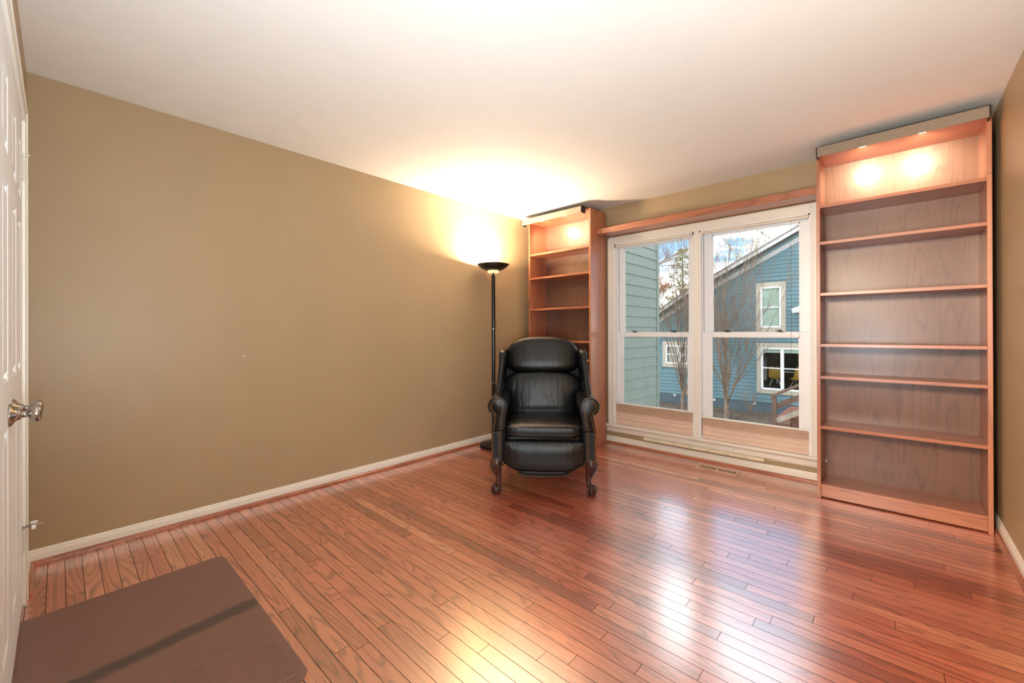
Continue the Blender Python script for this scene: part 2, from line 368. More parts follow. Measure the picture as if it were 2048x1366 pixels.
# six panel closet leaves
def leaf(name, x0, x1, hinge_x, knob_x, label, stops):
    y1 = FY+.004; y0_ = y1-.035
    o = MB().box(x0+.0006, x1-.0006, y0_, y1-.010, .012, DH-.004).build(name, M_door, kind='structure', label=label)
    fr = MB(); st = .088; mid = (x0+x1)/2
    rails = [(.012, .20), (.86, 1.0), (1.60, 1.69), (DH-.11, DH-.004)]
    fr.box(x0+.0006, x0+st, y1-.010, y1, .012, DH-.004).box(x1-st, x1-.0006, y1-.010, y1, .012, DH-.004).box(mid-.04, mid+.04, y1-.010, y1, .012, DH-.004)
    for z0, z1 in rails: fr.box(x0+st, mid-.04, y1-.010, y1, z0, z1).box(mid+.04, x1-st, y1-.010, y1, z0, z1)
    fr.build('door_frame', M_door, o, bevel=.0008)
    for (za, zb) in ((.20, .86), (1.0, 1.60), (1.69, DH-.11)):
        for xa, xb in ((x0+st, mid-.04), (mid+.04, x1-st)):
            p = MB(); i = .012; j = .036
            r = lambda q, y: [(xa+q, y, za+q), (xb-q, y, za+q), (xb-q, y, zb-q), (xa+q, y, zb-q)]
            p.loft([r(.001, y1-.0101), r(.001, y1-.001), r(.007, y1-.003), r(i, y1-.0085), r(i+.006, y1-.0085), r(j, y1-.001), r(j+.004, y1-.0005)])
            p.build('raised_panel', M_door, o)
    # knob: rosette, neck, ball
    kz = .893; kb = MB()
    kb.lathe([(.001, 0), (.036, 0), (.036, .003), (.033, .006), (.022, .013), (.016, .020), (.0165, .024), (.011, .025), (.0105, .038), (.013, .040), (.022, .043), (.0265, .050), (.0275, .058), (.025, .064), (.017, .068), (.001, .0695)], (knob_x, y1, kz), 40, 'y')
    kb.build('door_knob', M_nickel, o, smooth=True, label='round brushed nickel knob')
    for hz in (.275, 1.84):
        h = MB(); hx = hinge_x
        for q in range(5): h.lathe([(.0055, -.05+q*.02), (.0055, -.0315+q*.02)], (hx, y1+.006, hz), 12)
        h.box(hx-.024, hx+.024, y1+.0002, y1+.0022, hz-.05, hz+.05)
        hh = h.build('hinge', M_tag, o)
        if stops:
            s = MB(); z = hz+.058
            s.lathe([(.007, 0), (.007, .008)], (hx, y1+.006, z-.004), 12)
            if hz < 1:
                s.tube([(hx, y1+.006, z), (hx+.006, y1+.03, z+.002), (hx+.014, y1+.062, z+.004)], .0035, 8)
                s.build('hinge_pin_stop', M_nickel, hh, smooth=True)
                MB().lathe([(.0001, 0), (.010, 0), (.010, .012), (.0001, .012)], (hx+.010, y1+.026, z-.006), 16, 'y').build('bumper_pad', M_rub, hh)
                MB().lathe([(.0001, 0), (.011, 0), (.011, .006), (.0001, .006)], (hx-.004, y1+.032, z+.008), 16, 'z').build('bumper_pad', M_rub, hh)
            else:
                s.tube([(hx, y1+.006, z), (hx+.004, y1+.022, z+.001)], .003, 8); s.build('hinge_pin_stop', M_tag, hh)
    return o
leaf('door_1', CX0, CXM, CX0-.002, CXM-.07, 'white six panel closet door farther from the viewer, hinged near the left corner', True)
leaf('door_2', CXM, CX1, CX1+.002, CXM+.07, 'white six panel closet door nearer the viewer', False)

# ================================================================== WINDOWS
YC = 3.850
t2 = MB()
for x0, x1 in ((.974, 1.043), (2.690, 2.760)):
    t2.box(x0, x1, YC, D, .2, 2.118)
t2.box(1.0431, 2.6899, YC, D, 2.044, 2.118)
t2.box(1.834, 1.881, YC, D+.02, .2, 2.044)
tr2 = t2.build('trim_2', M_trim, kind='structure', bevel=.003, label='cream white casing around the double window')
bd = MB()
for x0, x1 in ((.974, .986), (.992, .996), (1.031, 1.035)): bd.box(x0, x1, YC-.005, YC, .2, 2.118)
for x0, x1 in ((2.748, 2.76), (2.698, 2.702)): bd.box(x0, x1, YC-.005, YC, .2, 2.118)
for z0, z1 in ((2.106, 2.118), (2.052, 2.056)): bd.box(.974, 2.76, YC-.005, YC, z0, z1)
bd.box(1.838, 1.842, YC-.003, YC, .2, 2.044).box(1.873, 1.877, YC-.003, YC, .2, 2.044)
bd.build('casing_bead', M_trim, tr2, bevel=.001)
st = MB(); prof = [(D+.03, .182), (YC-.026, .182), (YC-.031, .186), (YC-.031, .196), (YC-.026, .2), (D+.03, .2)]
st.prism(prof, 'x', .935, 2.79); st.build('window_stool', M_trim, tr2)
ap = MB(); prof = [(D, .120), (YC+.010, .120), (YC+.006, .126), (YC+.004, .160), (YC-.012, .172), (YC-.020, .182), (D, .182)]
ap.prism(prof, 'x', .950, 2.775); ap.build('window_apron', M_trim, tr2)

def double_hung(name, x0, x1, gx0, gx1, label):
    z0, z1 = WZ; gz0, gz1 = .30, 2.005; ru0, ru1 = 1.104, 1.140
    f = MB(); jt = .012
    # jamb liner with balance tracks
    f.box(x0-.008, x0+jt, D-.018, D+.13, z0, z1+.01).box(x1-jt, x1+.008, D-.018, D+.13, z0, z1+.01).box(x0-.008, x1+.008, D-.018, D+.13, z1-.010, z1+.01).box(x0-.008, x1+.008, D+.0, D+.13, z0-.005, z0+.03)
    o = f.build(name, M_vinyl, kind='structure', label=label)
    tk = MB()
    for xx, s in ((x0+jt, 1), (x1-jt, -1)):
        for yy in (D+.030, D+.078): tk.box(min(xx, xx+s*.007), max(xx, xx+s*.007), yy-.003, yy+.003, z0+.03, z1-.01)
    tk.build('balance_track', M_vinyl, o)
    def sash(ya, yb, za, zb, top, bot, nm):
        s = MB(); a, c_ = x0+jt+.004, x1-jt-.004
        s.box(a, gx0, ya, yb, za, zb).box(gx1, c_, ya, yb, za, zb).box(gx0, gx1, ya, yb, za, bot).box(gx0, gx1, ya, yb, top, zb)
        # glazing bead
        g = .008
        ob = s.build(nm, M_vinyl, o, bevel=.0015)
        q = MB(); ym = (ya+yb)/2
        for (xa, xb, zc, zd) in ((gx0, gx0+g, bot, top), (gx1-g, gx1, bot, top), (gx0, gx1, bot, bot+g), (gx0, gx1, top-g, top)): q.box(xa, xb, ya+.004, ym, zc, zd)
        q.build('glazing_bead', M_vinyl, ob)
        MB().box(gx0-.004, gx1+.004, ym, ym+.004, bot-.004, top+.004).build('glass_pane', M_glass, ob)
        return ob
    up_ = sash(D+.058, D+.088, ru0, z1-.012, gz1, ru1-.004, 'upper_sash')
    lo_ = sash(D+.022, D+.054, z0+.031, ru1, ru0, .27, 'lower_sash')
    for q in (.20, .80):
        xx = gx0+(gx1-gx0)*q
        l = MB(); l.box(xx-.026, xx+.026, D+.026, D+.050, ru1, ru1+.006); l.lathe([(.011, ru1+.006), (.011, ru1+.014), (.006, ru1+.016)], (xx, D+.038, 0), 14)
        l.box(xx-.036, xx+.006, D+.030, D+.040, ru1+.013, ru1+.019)
        l.build('sash_lock', M_blackp, o, bevel=.001, label='black sash lock')
    c = MB()
    c.box(x0+.014, x1-.014, D-.014, D+.006, z1-.028, z1-.012)
    return o
double_hung('window_1', *WX[0], 1.112, 1.768, 'left white double hung window')
double_hung('window_2', *WX[1], 1.966, 2.616, 'right white double hung window beside the tall bookcase')

# top-down pleated shades, dropped to the sill
def shade(x0, x1, zt, label):
    o = empty('pleated_shade', ((x0+x1)/2, D-.004, .2), label=label, cat='window shade', group='pleated shades lowered to the sill')
    cx = (x0+x1)/2; hw = (x1-x0)/2; inv = Matrix.Translation(-o.location)
    def L(mb): bmesh.ops.translate(mb.b, verts=mb.b.verts, vec=-o.location); return mb
    L(MB().box(x0, x1, D-.018, D+.006, zt-.012, zt)).build('top_rail', M_trim, o, bevel=.002)
    # pleats
    prof = []; z = zt-.012; i = 0; zs = []
    while z > .206:
        fr_ = (zt-z)/(zt-.2); zs.append(z); z -= .0062 if fr_ < .40 else (.010 if fr_ < .55 else .022)
    zs.append(.204)
    rows = []
    for i, z in enumerate(zs):
        amp = .007 if (zt-z)/(zt-.2) < .45 else .0025
        rows.append((D-.008+(amp if i % 2 else -amp), z))
    n = 24
    rings = [[Vector((x0+.003+(x1-x0-.006)*j/n, y+.0006*math.sin(j*1.3+i), zz+.0015*math.sin(j*.5+i*.1))) for j in range(n+1)] for i, (y, zz) in enumerate(rows)]
    m = MB().loft(rings, closed=False)
    ob = L(m).build('pleated_fabric', M_shade, o); sd = ob.modifiers.new('s', 'SOLIDIFY'); sd.thickness = .001
    L(MB().box(x0-.002, x1+.002, D-.014, D+.008, 2.016, 2.032)).build('head_rail', M_plate, o, bevel=.002)
    for a in (x0-.002, x1-.012): L(MB().box(a, a+.014, D-.018, D+.008, 2.010, 2.036)).build('rail_bracket', M_plate, o)
    for xx, mt in ((x0+.055, M_rub), (x1-.115, M_slot)):
        L(MB().tube([(xx, D-.004, zt), (xx, D-.004, 2.016)], .0009, 6)).build('lift_cord', mt, o)
    return o
shade(1.047, 1.828, .425, 'beige pleated shade lowered to the bottom of the left window')
shade(1.897, 2.680, .395, 'beige pleated shade lowered to the bottom of the right window')

# ================================================================== BOOKCASES
BF, BB = 3.540, 3.838
def bookcase(x0, x1, shelves, label):
    o = empty('bookcase', ((x0+x1)/2, (BF+BB)/2, 0), label=label, cat='bookcase')
    def P(mb, name, m, bev=.0012, **kw):
        bmesh.ops.translate(mb.b, verts=mb.b.verts, vec=-o.location); return mb.build(name, m, o, bevel=bev, **kw)
    tk = .0205; JZ = 2.034
    for a, c in ((x0, x0+tk), (x1-tk, x1)):
        P(MB().box(a, c, BF, BB, 0.001, JZ-.001), 'side_panel', M_bcz)
        P(MB().box(a, c, BF, BB, JZ, 2.374), 'upper_side_panel', M_bcz)
    P(MB().box(x0+tk, x1-tk, BB-.008, BB-.003, .08, JZ-.004), 'back_panel', M_back, 0)
    P(MB().box(x0+tk, x1-tk, BB-.008, BB-.003, JZ-.004, 2.354), 'back_panel', M_back, 0)
    P(MB().box(x0+tk, x1-tk, BF+.004, BB-.008, 2.354, 2.374), 'top_panel', M_bcx)
    for z in shelves: P(MB().box(x0+tk, x1-tk, BF+.004, BB-.008, z-.021, z), 'shelf', M_bcx)
    P(MB().box(x0+tk, x1-tk, BF+.003, BB-.008, .076, .096), 'bottom_shelf', M_bcx)
    P(MB().box(x0+tk, x1-tk, BF+.012, BF+.028, .008, .0755), 'plinth', M_bcx)
    return o
bookcase(2.762, 3.564, (2.016, 1.763, 1.411, 1.060, .840, .496), 'tall oak bookcase standing between the window and the right wall')
bookcase(.155, .957, (2.010, 1.748, 1.405, 1.056, .869, .49), 'tall oak bookcase in the corner behind the black armchair')

def pelmet(x0, x1, spots, label):
    o = empty('light_pelmet', ((x0+x1)/2, 3.52, 2.376), label=label, cat='light pelmet')
    def P(mb, name, m, bev=.0008, **kw):
        bmesh.ops.translate(mb.b, verts=mb.b.verts, vec=-o.location); return mb.build(name, m, o, bevel=bev, **kw)
    P(MB().box(x0+.006, x1-.006, 3.465, 3.473, 2.326, 2.388), 'fascia', M_pelmet)
    P(MB().box(x0+.006, x1-.006, 3.473, 3.66, 2.3765, 2.384), 'lid', M_pelin)
    for a in (x0, x1-.006): P(MB().box(a, a+.006, 3.463, 3.538, 2.324, 2.390), 'end_cap', M_blackp)
    for i, (xx, pool) in enumerate(spots):
        h = P(MB().lathe([(.034, 2.345), (.034, 2.376)], (xx, 3.505, 0), 24), 'spotlight', M_pelmet, label='small round recessed spotlight')
        l = MB().lathe([(.0001, 2.3435), (.026, 2.3435), (.026, 2.346), (.0001, 2.346)], (xx, 3.505, 0), 20)
        bmesh.ops.translate(l.b, verts=l.b.verts, vec=-o.location); l.build('lens', M_halo, h)
        e = lamp('spot_lamp', 'SPOT', (xx, 3.505, 2.338), pool, (1, .88, .62), (xx, 3.80, 2.12), spot_size=math.radians(125), spot_blend=.8, shadow_soft_size=.02)
    return o
pelmet(2.770, 3.552, ((3.01, 26), (3.285, 26)), 'grey beige light pelmet on top of the right bookcase')
pelmet(.118, .900, ((.36, 22), (.66, 22)), 'pale light pelmet on top of the corner bookcase')

o = MB().box(.959, 2.760, 3.655, 3.848, 2.126, 2.128+.052).build('bridging_shelf', M_bcx, bevel=.0015, label='long oak board bridging the two bookcases above the window', cat='shelf board')

# ================================================================== POWER STRIP, REGISTER
ps = empty('power_strip', (1.87, D-.02, .112), label='long ivory plug strip on the wall under the window', cat='power strip')
def PL(mb, par, off, name, m, bev=0, sm=False, **kw):
    bmesh.ops.translate(mb.b, verts=mb.b.verts, vec=-Vector(off)); return mb.build(name, m, par, bevel=bev, smooth=sm, **kw)
PL(MB().box(1.359, 2.381, D-.038, D, .094, .1185), ps, ps.location, 'strip_body', M_plate, .002)
for xx in (1.49, 1.645, 1.80, 1.95, 2.103, 2.256):
    r = PL(MB().box(xx-.017, xx+.017, D-.0395, D-.037, .0955, .1165), ps, ps.location, 'receptacle', M_plate, .0005)
    s = MB(); y = D-.0402
    s.box(xx-.008, xx-.0062, y, y+.002, .108, .114).box(xx+.002, xx+.0038, y, y+.002, .108, .114).box(xx-.008, xx-.0062, y, y+.002, .098, .104)
    s.lathe([(.0022, y), (.0022, y+.002)], (xx-.002, 0, .1045), 8, 'y')
    s.box(xx+.0178, xx+.0188, y, y+.003, .0955, .1165)
    PL(s, r, ps.location, 'slots', M_slot)
cord = MB().tube([(2.38, D-.02, .108), (2.43, D-.012, .112), (2.50, D-.008, .1175), (2.60, D-.006, .1165), (2.68, D-.006, .1165), (2.80, D-.006, .114)], .0032, 8)
PL(cord, ps, ps.location, 'cord', M_plate, sm=True)
for xx in (2.51, 2.63): PL(MB().box(xx-.006, xx+.006, D-.013, D, .112, .120), ps, ps.location, 'cord_clip', M_plate, .001)

rg = empty('floor_register', (2.076, 3.685, 0), label='wooden floor vent with two banks of slots below the window', cat='floor vent')
M_reg = wood('oak_register', (206, 160, 134), (228, 186, 158), 'x', .35)
x0, x1, ya, yb = 1.915, 2.235, 3.615, 3.750
f = MB(); T = .007; ys0, ys1 = ya+.035, yb-.035
banks = ((1.938, 2.062), (2.090, 2.214))
f.box(x0, x1, ya, ys0, .0005, T).box(x0, x1, ys1, yb, .0005, T).box(x0, banks[0][0], ys0, ys1, .0005, T).box(banks[0][1], banks[1][0], ys0, ys1, .0005, T).box(banks[1][1], x1, ys0, ys1, .0005, T)
PL(f, rg, rg.location, 'register_frame', M_reg, .0015)
PL(MB().box(x0+.01, x1-.01, ys0-.002, ys1+.002, .0003, .0012), rg, rg.location, 'duct', M_slot)
for a, c in banks:
    n = 9
    for i in range(1, n):
        xx = a+(c-a)*i/n
        PL(MB().box(xx-.0032, xx+.0032, ys0, ys1, .0013, T-.0005), rg, rg.location, 'slat', M_reg)

# ================================================================== FLOOR LAMP
LX, LY = .195, 2.945
fl_ = empty('floor_lamp', (LX, LY, 0), label='tall black torchiere floor lamp lit beside the left wall', cat='floor lamp')
MB().lathe([(.0001, 0), (.135, 0), (.142, .006), (.142, .030), (.136, .036), (.03, .044), (.022, .05)], n=56).build('base', M_black, fl_, smooth=False)
for a, c, r in ((.044, .640, .0185), (.640, 1.180, .0185), (1.180, 1.715, .0185)):
    MB().lathe([(r, a), (r, c-.002)], n=28).build('pole', M_black, fl_, smooth=False)
for z in (.640, 1.180): MB().lathe([(.0192, z-.002), (.0192, z+.003)], n=28).build('pole_ring', M_nickel, fl_)
MB().lathe([(.0185, 1.715), (.010, 1.722), (.009, 1.738), (.014, 1.742)], n=24).build('neck', M_black, fl_)
MB().lathe([(.0001, 1.740), (.052, 1.742), (.056, 1.748), (.056, 1.762), (.050, 1.768)], n=40).build('glass_ring', mat('frosted_ring_glass', (226, 220, 180), .35, emit=((255, 226, 160), .8)), fl_, label='pale glass ring under the bowl')
pr = [(.05, 1.764), (.085, 1.771), (.115, 1.785), (.14, 1.803), (.158, 1.822), (.162, 1.826), (.157, 1.826), (.138, 1.808), (.112, 1.790), (.083, 1.777), (.02, 1.772)]
MB().lathe(pr, n=64).build('bowl', M_black, fl_, smooth=True)
s = MB().lathe([(.004, 0), (.004, .012), (.0065, .014), (.0065, .022), (.001, .024)], (0, 0, 0), 14, 'x')
bmesh.ops.translate(s.b, verts=s.b.verts, vec=(.018, 0, 1.245)); s.build('dimmer_knob', M_nickel, fl_)
MB().tube([(-.055, 0, 1.795), (.055, 0, 1.795)], .006, 10).build('bulb', M_bulb, fl_)
lamp('torchiere_light', 'AREA', (LX, LY, 1.806), 54, (1, .76, .52), (LX, LY, 3), shape='DISK', size=.20)

# ================================================================== ARMCHAIR
CH = empty('recliner_armchair', (1.335, 2.305, 0), math.radians(39.1), label='black leather wingback recliner with brass nailheads and carved claw feet', cat='armchair')
def part(mb, name, m, bev=0, sm=True, par=None, **kw): return mb.build(name, m, par or CH, bevel=bev, smooth=sm, **kw)
def sgp(v, e): return math.copysign(abs(v)**e, v)
def pillow(w_, d_, h_, e1=.45, e2=.35, n=40, m=20, f=None):
    """rounded cushion, local centre; f warps each point"""
    mb = MB(); rings = []
    for j in range(m+1):
        ph = -PI/2+PI*j/m; cz = sgp(math.sin(ph), e1); cr = max(sgp(math.cos(ph), e1), .002)
        ring = []
        for k_ in range(n):
            a = 2*PI*k_/n
            p = Vector((w_/2*cr*sgp(math.cos(a), e2), d_/2*cr*sgp(math.sin(a), e2), h_/2*cz))
            ring.append(f(p) if f else p)
        rings.append(ring)
    return mb.loft(rings)
# seat cushion
def fs(p):
    q = Vector(p); u = (q.x/.27); v = q.y/.28
    if q.z > 0: q.z += .022*(1-u*u)*(1-v*v) 
    q.z += .008*(v+1); q.x *= 1-.02*(v)
    return q+Vector((-.004, .26, .444))
part(pillow(.545, .57, .100, .34, .24, 48, 20, fs), 'seat_cushion', M_leather)
# welt round the seat front
def rounded_path(x, ya, yb, z, r=.04, n=6):
    pts = []
    for (cx, cy, a0) in ((x-r, ya+r, -PI/2), (x-r, yb-r, 0), (-x+r, yb-r, PI/2), (-x+r, ya+r, PI)):
        for i in range(n+1):
            a = a0+PI/2*i/n; pts.append((cx+r*math.cos(a)-.004, cy+r*math.sin(a), z+.008*((cy+r*math.sin(a)-.26)/.28+1)))
    pts.append(pts[0]); return pts
part(MB().tube(rounded_path(.268, -.022, .54, .478), .0042, 8), 'seat_welt', M_piping)
part(MB().tube(rounded_path(.268, -.020, .54, .404), .0042, 8), 'seat_welt', M_piping)
# footrest front panel
out = [(-.277, .372), (-.277, .232), (-.262, .226), (-.235, .213), (-.205, .194), (-.18, .188), (0, .184), (.175, .188), (.20, .194), (.232, .213), (.262, .226), (.277, .232), (.277, .372)]
def panel(out, y0_, bulge, th):
    xs = [p[0] for p in out]; mb = MB()
    # grid with bulge
    def low(x):
        pts = sorted([p for p in out if p[1] < .3])
        for a, b_ in zip(pts, pts[1:]):
            if a[0] <= x <= b_[0]: return a[1]+(b_[1]-a[1])*(x-a[0])/(b_[0]-a[0]+1e-9)
        return pts[0][1]
    n, m_ = 36, 10; ring = []
    for j in range(m_+1):
        row = []
        for i in range(n+1):
            x = xs[0]+(xs[-1]-xs[0])*i/n; zl = low(x); z = zl+(out[0][1]-zl)*j/m_
            u = 2*i/n-1; v = 2*j/m_-1
            row.append((x, y0_-bulge*(1-abs(u)**5)*(1-abs(v)**3), z))
        ring.append(row)
    return mb.loft(ring, closed=False)
p_ = part(panel(out, .004, .026, .03), 'footrest_panel', M_leather); sd = p_.modifiers.new('s', 'SOLIDIFY'); sd.thickness = .03; sd.offset = -1
part(MB().tube([(x, .0, z-.002) for x, z in out[1:-1]], .004, 8), 'footrest_welt', M_piping, par=p_)
out2 = [(-.19, .185), (-.187, .148), (-.17, .132), (-.14, .122), (0, .117), (.14, .122), (.17, .132), (.187, .148), (.19, .185)]
MB().tube([(x, .040, z) for x, z in out2[1:-1]], .0035, 8).build('lower_footrest_welt', M_piping, CH, smooth=True)
q_ = part(panel(out2, .045, .012, .02), 'lower_footrest_panel', M_leather); sd = q_.modifiers.new('s', 'SOLIDIFY'); sd.thickness = .025; sd.offset = -1
# seat box between arms
part(MB().box(-.262, .262, .05, .60, .225, .395), 'seat_box', M_leather, .01, False)
# arms
def arm_outline(s):
    # inner edge up, around scroll, outer edge down (x positive = right arm)
    pts = [(.281, .44), (.277, .50), (.270, .55), (.262, .585), (.260, .615), (.268, .648), (.288, .670), (.315, .681), (.345, .680), (.372, .666), (.389, .640), (.392, .610), (.382, .583), (.362, .566), (.345, .562), (.350, .53), (.357, .49), (.364, .44)]
    return [(s*x-.002, z) for x, z in pts]
for s in (-1, 1):
    o_ = arm_outline(s)
    cxm = sum(p[0] for p in o_)/len(o_); czm = sum(p[1] for p in o_)/len(o_)
    def ring(y, k_, dz=0): return [Vector((cxm+(x-cxm)*k_, y, czm+(z-czm)*k_+dz)) for x, z in o_]
    A = MB().loft([ring(.0, .90), ring(.002, .95), ring(.010, 1.0), ring(.06, 1.0), ring(.2, 1.0, .004), ring(.4, .98, .006), ring(.52, .95, .0), ring(.58, .9, -.01)])
    arm = part(A, 'armrest', M_leather)
    # front face plate slightly proud and piped edge
    part(MB().tube([Vector((x, .004, z)) for x, z in o_], .0042, 8), 'arm_welt', M_piping, par=arm)
    # side panel + front post
    part(MB().box(min(s*.268, s*.355), max(s*.268, s*.355), .04, .60, .232, .47), 'side_panel', M_leather, .012, False)
    px = lambda a: s*a-.002
    post = MB(); prof = [(px(.283), .226), (px(.368), .226), (px(.368), .436), (px(.360), .446), (px(.340), .440), (px(.322), .448), (px(.300), .446), (px(.283), .440)]
    post.prism(prof, 'y', -.006, .09)
    pst = part(post, 'arm_post', M_leather, .006, False)
    # brass nailheads: joined strip on each arm front
    nb = MB(); path = []
    def line(a, b_, step=.0125):
        a, b_ = Vector(a), Vector(b_); n = max(1, round((b_-a).length/step)); return [a+(b_-a)*i/n for i in range(n+1)]
    P = [(px(.360), -.008, .240), (px(.360), -.008, .436)]; pts = line(*P) + line((px(.312), -.008, .240), (px(.312), -.008, .436)) + line((px(.348), -.008, .238), (px(.324), -.008, .238))
    upo = [(.353, .45), (.346, .49), (.338, .53), (.333, .555), (.345, .575), (.362, .590), (.372, .612), (.368, .636), (.350, .654), (.325, .660), (.300, .650), (.286, .628), (.286, .60), (.292, .57), (.299, .53), (.304, .49), (.308, .45)]
    for a, b_ in zip(upo, upo[1:]): pts += line((px(a[0]), -.001, a[1]), (px(b_[0]), -.001, b_[1]))[:-1]
    for p in pts: nb.ball((p.x, p.y-.002, p.z), .0046, 6, 4, (1, .8, 1))
    part(nb, 'nailhead_trim', M_brass, par=arm, kind='stuff')
    # wing
    rings = []
    for z, xc, th, ya_, yb_ in ((.60, .338, .022, .18, .60), (.66, .340, .027, .21, .61), (.72, .334, .028, .27, .62), (.80, .326, .027, .33, .63), (.88, .320, .028, .36, .645), (.94, .317, .031, .375, .65), (.975, .316, .032, .385, .645), (.995, .316, .027, .41, .62), (1.006, .316, .014, .45, .58)):
        n = 28; rg_ = []
        for k_ in range(n):
            a = 2*PI*k_/n; cy = (ya_+yb_)/2; hy = (yb_-ya_)/2
            fr = 1.0+.35*max(0, -math.sin(a))**2
            rg_.append(Vector((s*(xc+th*fr*sgp(math.cos(a), .7)+.010*max(0, -math.sin(a))), cy+hy*sgp(math.sin(a), .7), z)))
        rings.append(rg_)
    part(MB().loft(rings), 'wing', M_leather)
    # front cabriole leg with ball and claw
    lx = s*.325-.002
    L = MB(); off = lambda d: lx+s*d
    L.tube([(off(.002), .045, .245), (off(.006), .030, .228), (off(.012), .022, .205), (off(.010), .022, .178), (off(.002), .026, .150), (off(-.006), .030, .120), (off(-.008), .031, .095), (off(-.004), .028, .072), (off(.004), .022, .055)],
           [.040, .047, .049, .042, .032, .024, .0185, .0185, .022], 18)
    L.ball((off(.012), .014, .033), .033, 16, 12)
    for ang in (-2.5, -1.75, -.9, .4, 1.6):
        ca, sa = math.cos(ang), math.sin(ang); c0 = Vector((off(.012), .014, .033))
        L.tube([c0+Vector((ca*.010, sa*.010, .032)), c0+Vector((ca*.026, sa*.026, .024)), c0+Vector((ca*.036, sa*.036, .004)), c0+Vector((ca*.034, sa*.034, -.016)), c0+Vector((ca*.024, sa*.024, -.030))], [.008, .0095, .0085, .0075, .003], 8)
    # acanthus carving at the knee
    for k_ in (-1, 0, 1):
        L.tube([(off(.012+k_*.014), -.018+abs(k_)*.004, .232), (off(.020+k_*.020), -.028+abs(k_)*.006, .205), (off(.012+k_*.010), -.020, .175), (off(.004), -.004, .140)], [.004, .009, .007, .003], 8)
    L.tube([(off(-.050), .010, .238), (off(-.040), -.006, .222), (off(-.030), -.006, .206)], [.006, .014, .006], 10)
    part(L, 'leg', M_leg, label='carved dark wood front leg with ball and claw foot')
    R_ = MB().tube([(s*.27, .58, .25), (s*.275, .62, .15), (s*.28, .67, .0)], [.028, .024, .020], 4)
    part(R_, 'leg', M_leg, sm=False, label='plain raked rear leg')
# back: lumbar and head cushions
def tilt(p, o, a):
    c_, s_ = math.cos(a), math.sin(a); return Vector((p.x+o[0], o[1]+p.y*c_+p.z*s_, o[2]-p.y*s_+p.z*c_))
def fl1(p):
    q = Vector(p); u = q.x/.33
    if q.z > 0: q.z -= .020*abs(u)**3
    if q.z < 0: q.x *= .80-.0*q.z
    else: q.x *= (.80+.20*min(1, q.z/.05)) if q.z < .05 else (1.0-.10*(q.z-.05)/.13)
    if q.y < 0: q.y -= .03*(1-u*u)*(1 if q.z > -.1 else .6)
    return tilt(q, (-.004, .505, .625), math.radians(13))
part(pillow(.715, .17, .385, .42, .45, 56, 30, fl1), 'lumbar_cushion', M_leather)
def fl2(p):
    q = Vector(p); u = q.x/.305
    if q.z > 0: q.z -= .040*abs(u)**2.4
    if q.y < 0: q.y -= .022*(1-u*u)
    # pulled tufts near the middle
    q.y += .010*math.exp(-((q.x+.01)/.018)**2)*(1 if q.y < 0 else 0)*(.5+.5*math.cos(q.z*8))
    q.x *= 1-.02*q.z/.14
    return tilt(q, (.0, .575, .948), math.radians(15))
part(pillow(.605, .20, .300, .50, .50, 64, 30, fl2), 'head_cushion', M_leather)
bk = MB(); rings = []
for z, y, hw in ((.30, .60, .29), (.55, .61, .325), (.80, .63, .325), (.93, .655, .325), (.99, .675, .31), (1.03, .69, .27), (1.045, .70, .22)):
    rings.append([Vector((x, y+dy, z)) for x, dy in ((-hw, -.03), (hw, -.03), (hw, .02), (-hw, .02))])
bk.loft(rings); part(bk, 'back_frame', mat('matte_black_leather', (9, 10, 11), .7), .015, False)
# recline mechanism lever hint under the seat
part(MB().tube([(.20, .30, .19), (.215, .28, .165), (.235, .26, .160)], .008, 8), 'mechanism_bar', M_blackp)
part(MB().box(-.20, .20, .10, .50, .16, .22), 'mechanism_box', M_blackp, .004, False)

# ================================================================== CHAIR MAT
def vinyl():
    m, t, b = newmat('clear_vinyl_mat'); v = coords(t, kind='world')
    tc = N(t, 'ShaderNodeNewGeometry'); sp = N(t, 'ShaderNodeSeparateXYZ'); t.links.new(tc.outputs['Position'], sp.inputs[0])
    n = noise(t, v, 26, 6, .7)
    # scuffed strip worn across the mat
    line = N(t, 'ShaderNodeMath', operation='MULTIPLY_ADD'); line.inputs[1].default_value = .085; line.inputs[2].default_value = -1.190; t.links.new(sp.outputs['Y'], line.inputs[0])
    ad = N(t, 'ShaderNodeMath', operation='ADD'); t.links.new(sp.outputs['X'], ad.inputs[0]); t.links.new(line.outputs[0], ad.inputs[1])
    ab = N(t, 'ShaderNodeMath', operation='ABSOLUTE'); t.links.new(ad.outputs[0], ab.inputs[0])
    wob = N(t, 'ShaderNodeMath', operation='MULTIPLY_ADD'); wob.inputs[1].default_value = .05; wob.inputs[2].default_value = -.025; t.links.new(n.outputs[0], wob.inputs[0])
    a2 = N(t, 'ShaderNodeMath', operation='ADD'); t.links.new(ab.outputs[0], a2.inputs[0]); t.links.new(wob.outputs[0], a2.inputs[1])
    rs = ramp(t, a2.outputs[0], [(.026, (1, 1, 1, 1)), (.040, (0, 0, 0, 1))])
    mixc = N(t, 'ShaderNodeMixRGB'); mixc.inputs[1].default_value = lin((150, 118, 110)); mixc.inputs[2].default_value = lin((96, 84, 78)); t.links.new(rs.outputs[0], mixc.inputs[0])
    t.links.new(mixc.outputs[0], b.inputs['Base Color'])
    b.inputs['Roughness'].default_value = .38
    al = N(t, 'ShaderNodeMapRange'); al.inputs[3].default_value = .55; al.inputs[4].default_value = .80; t.links.new(rs.outputs[0], al.inputs[0]); t.links.new(al.outputs[0], b.inputs['Alpha'])
    bump(t, b, n.outputs[0], .08, .002)
    return m
M_mat = vinyl()
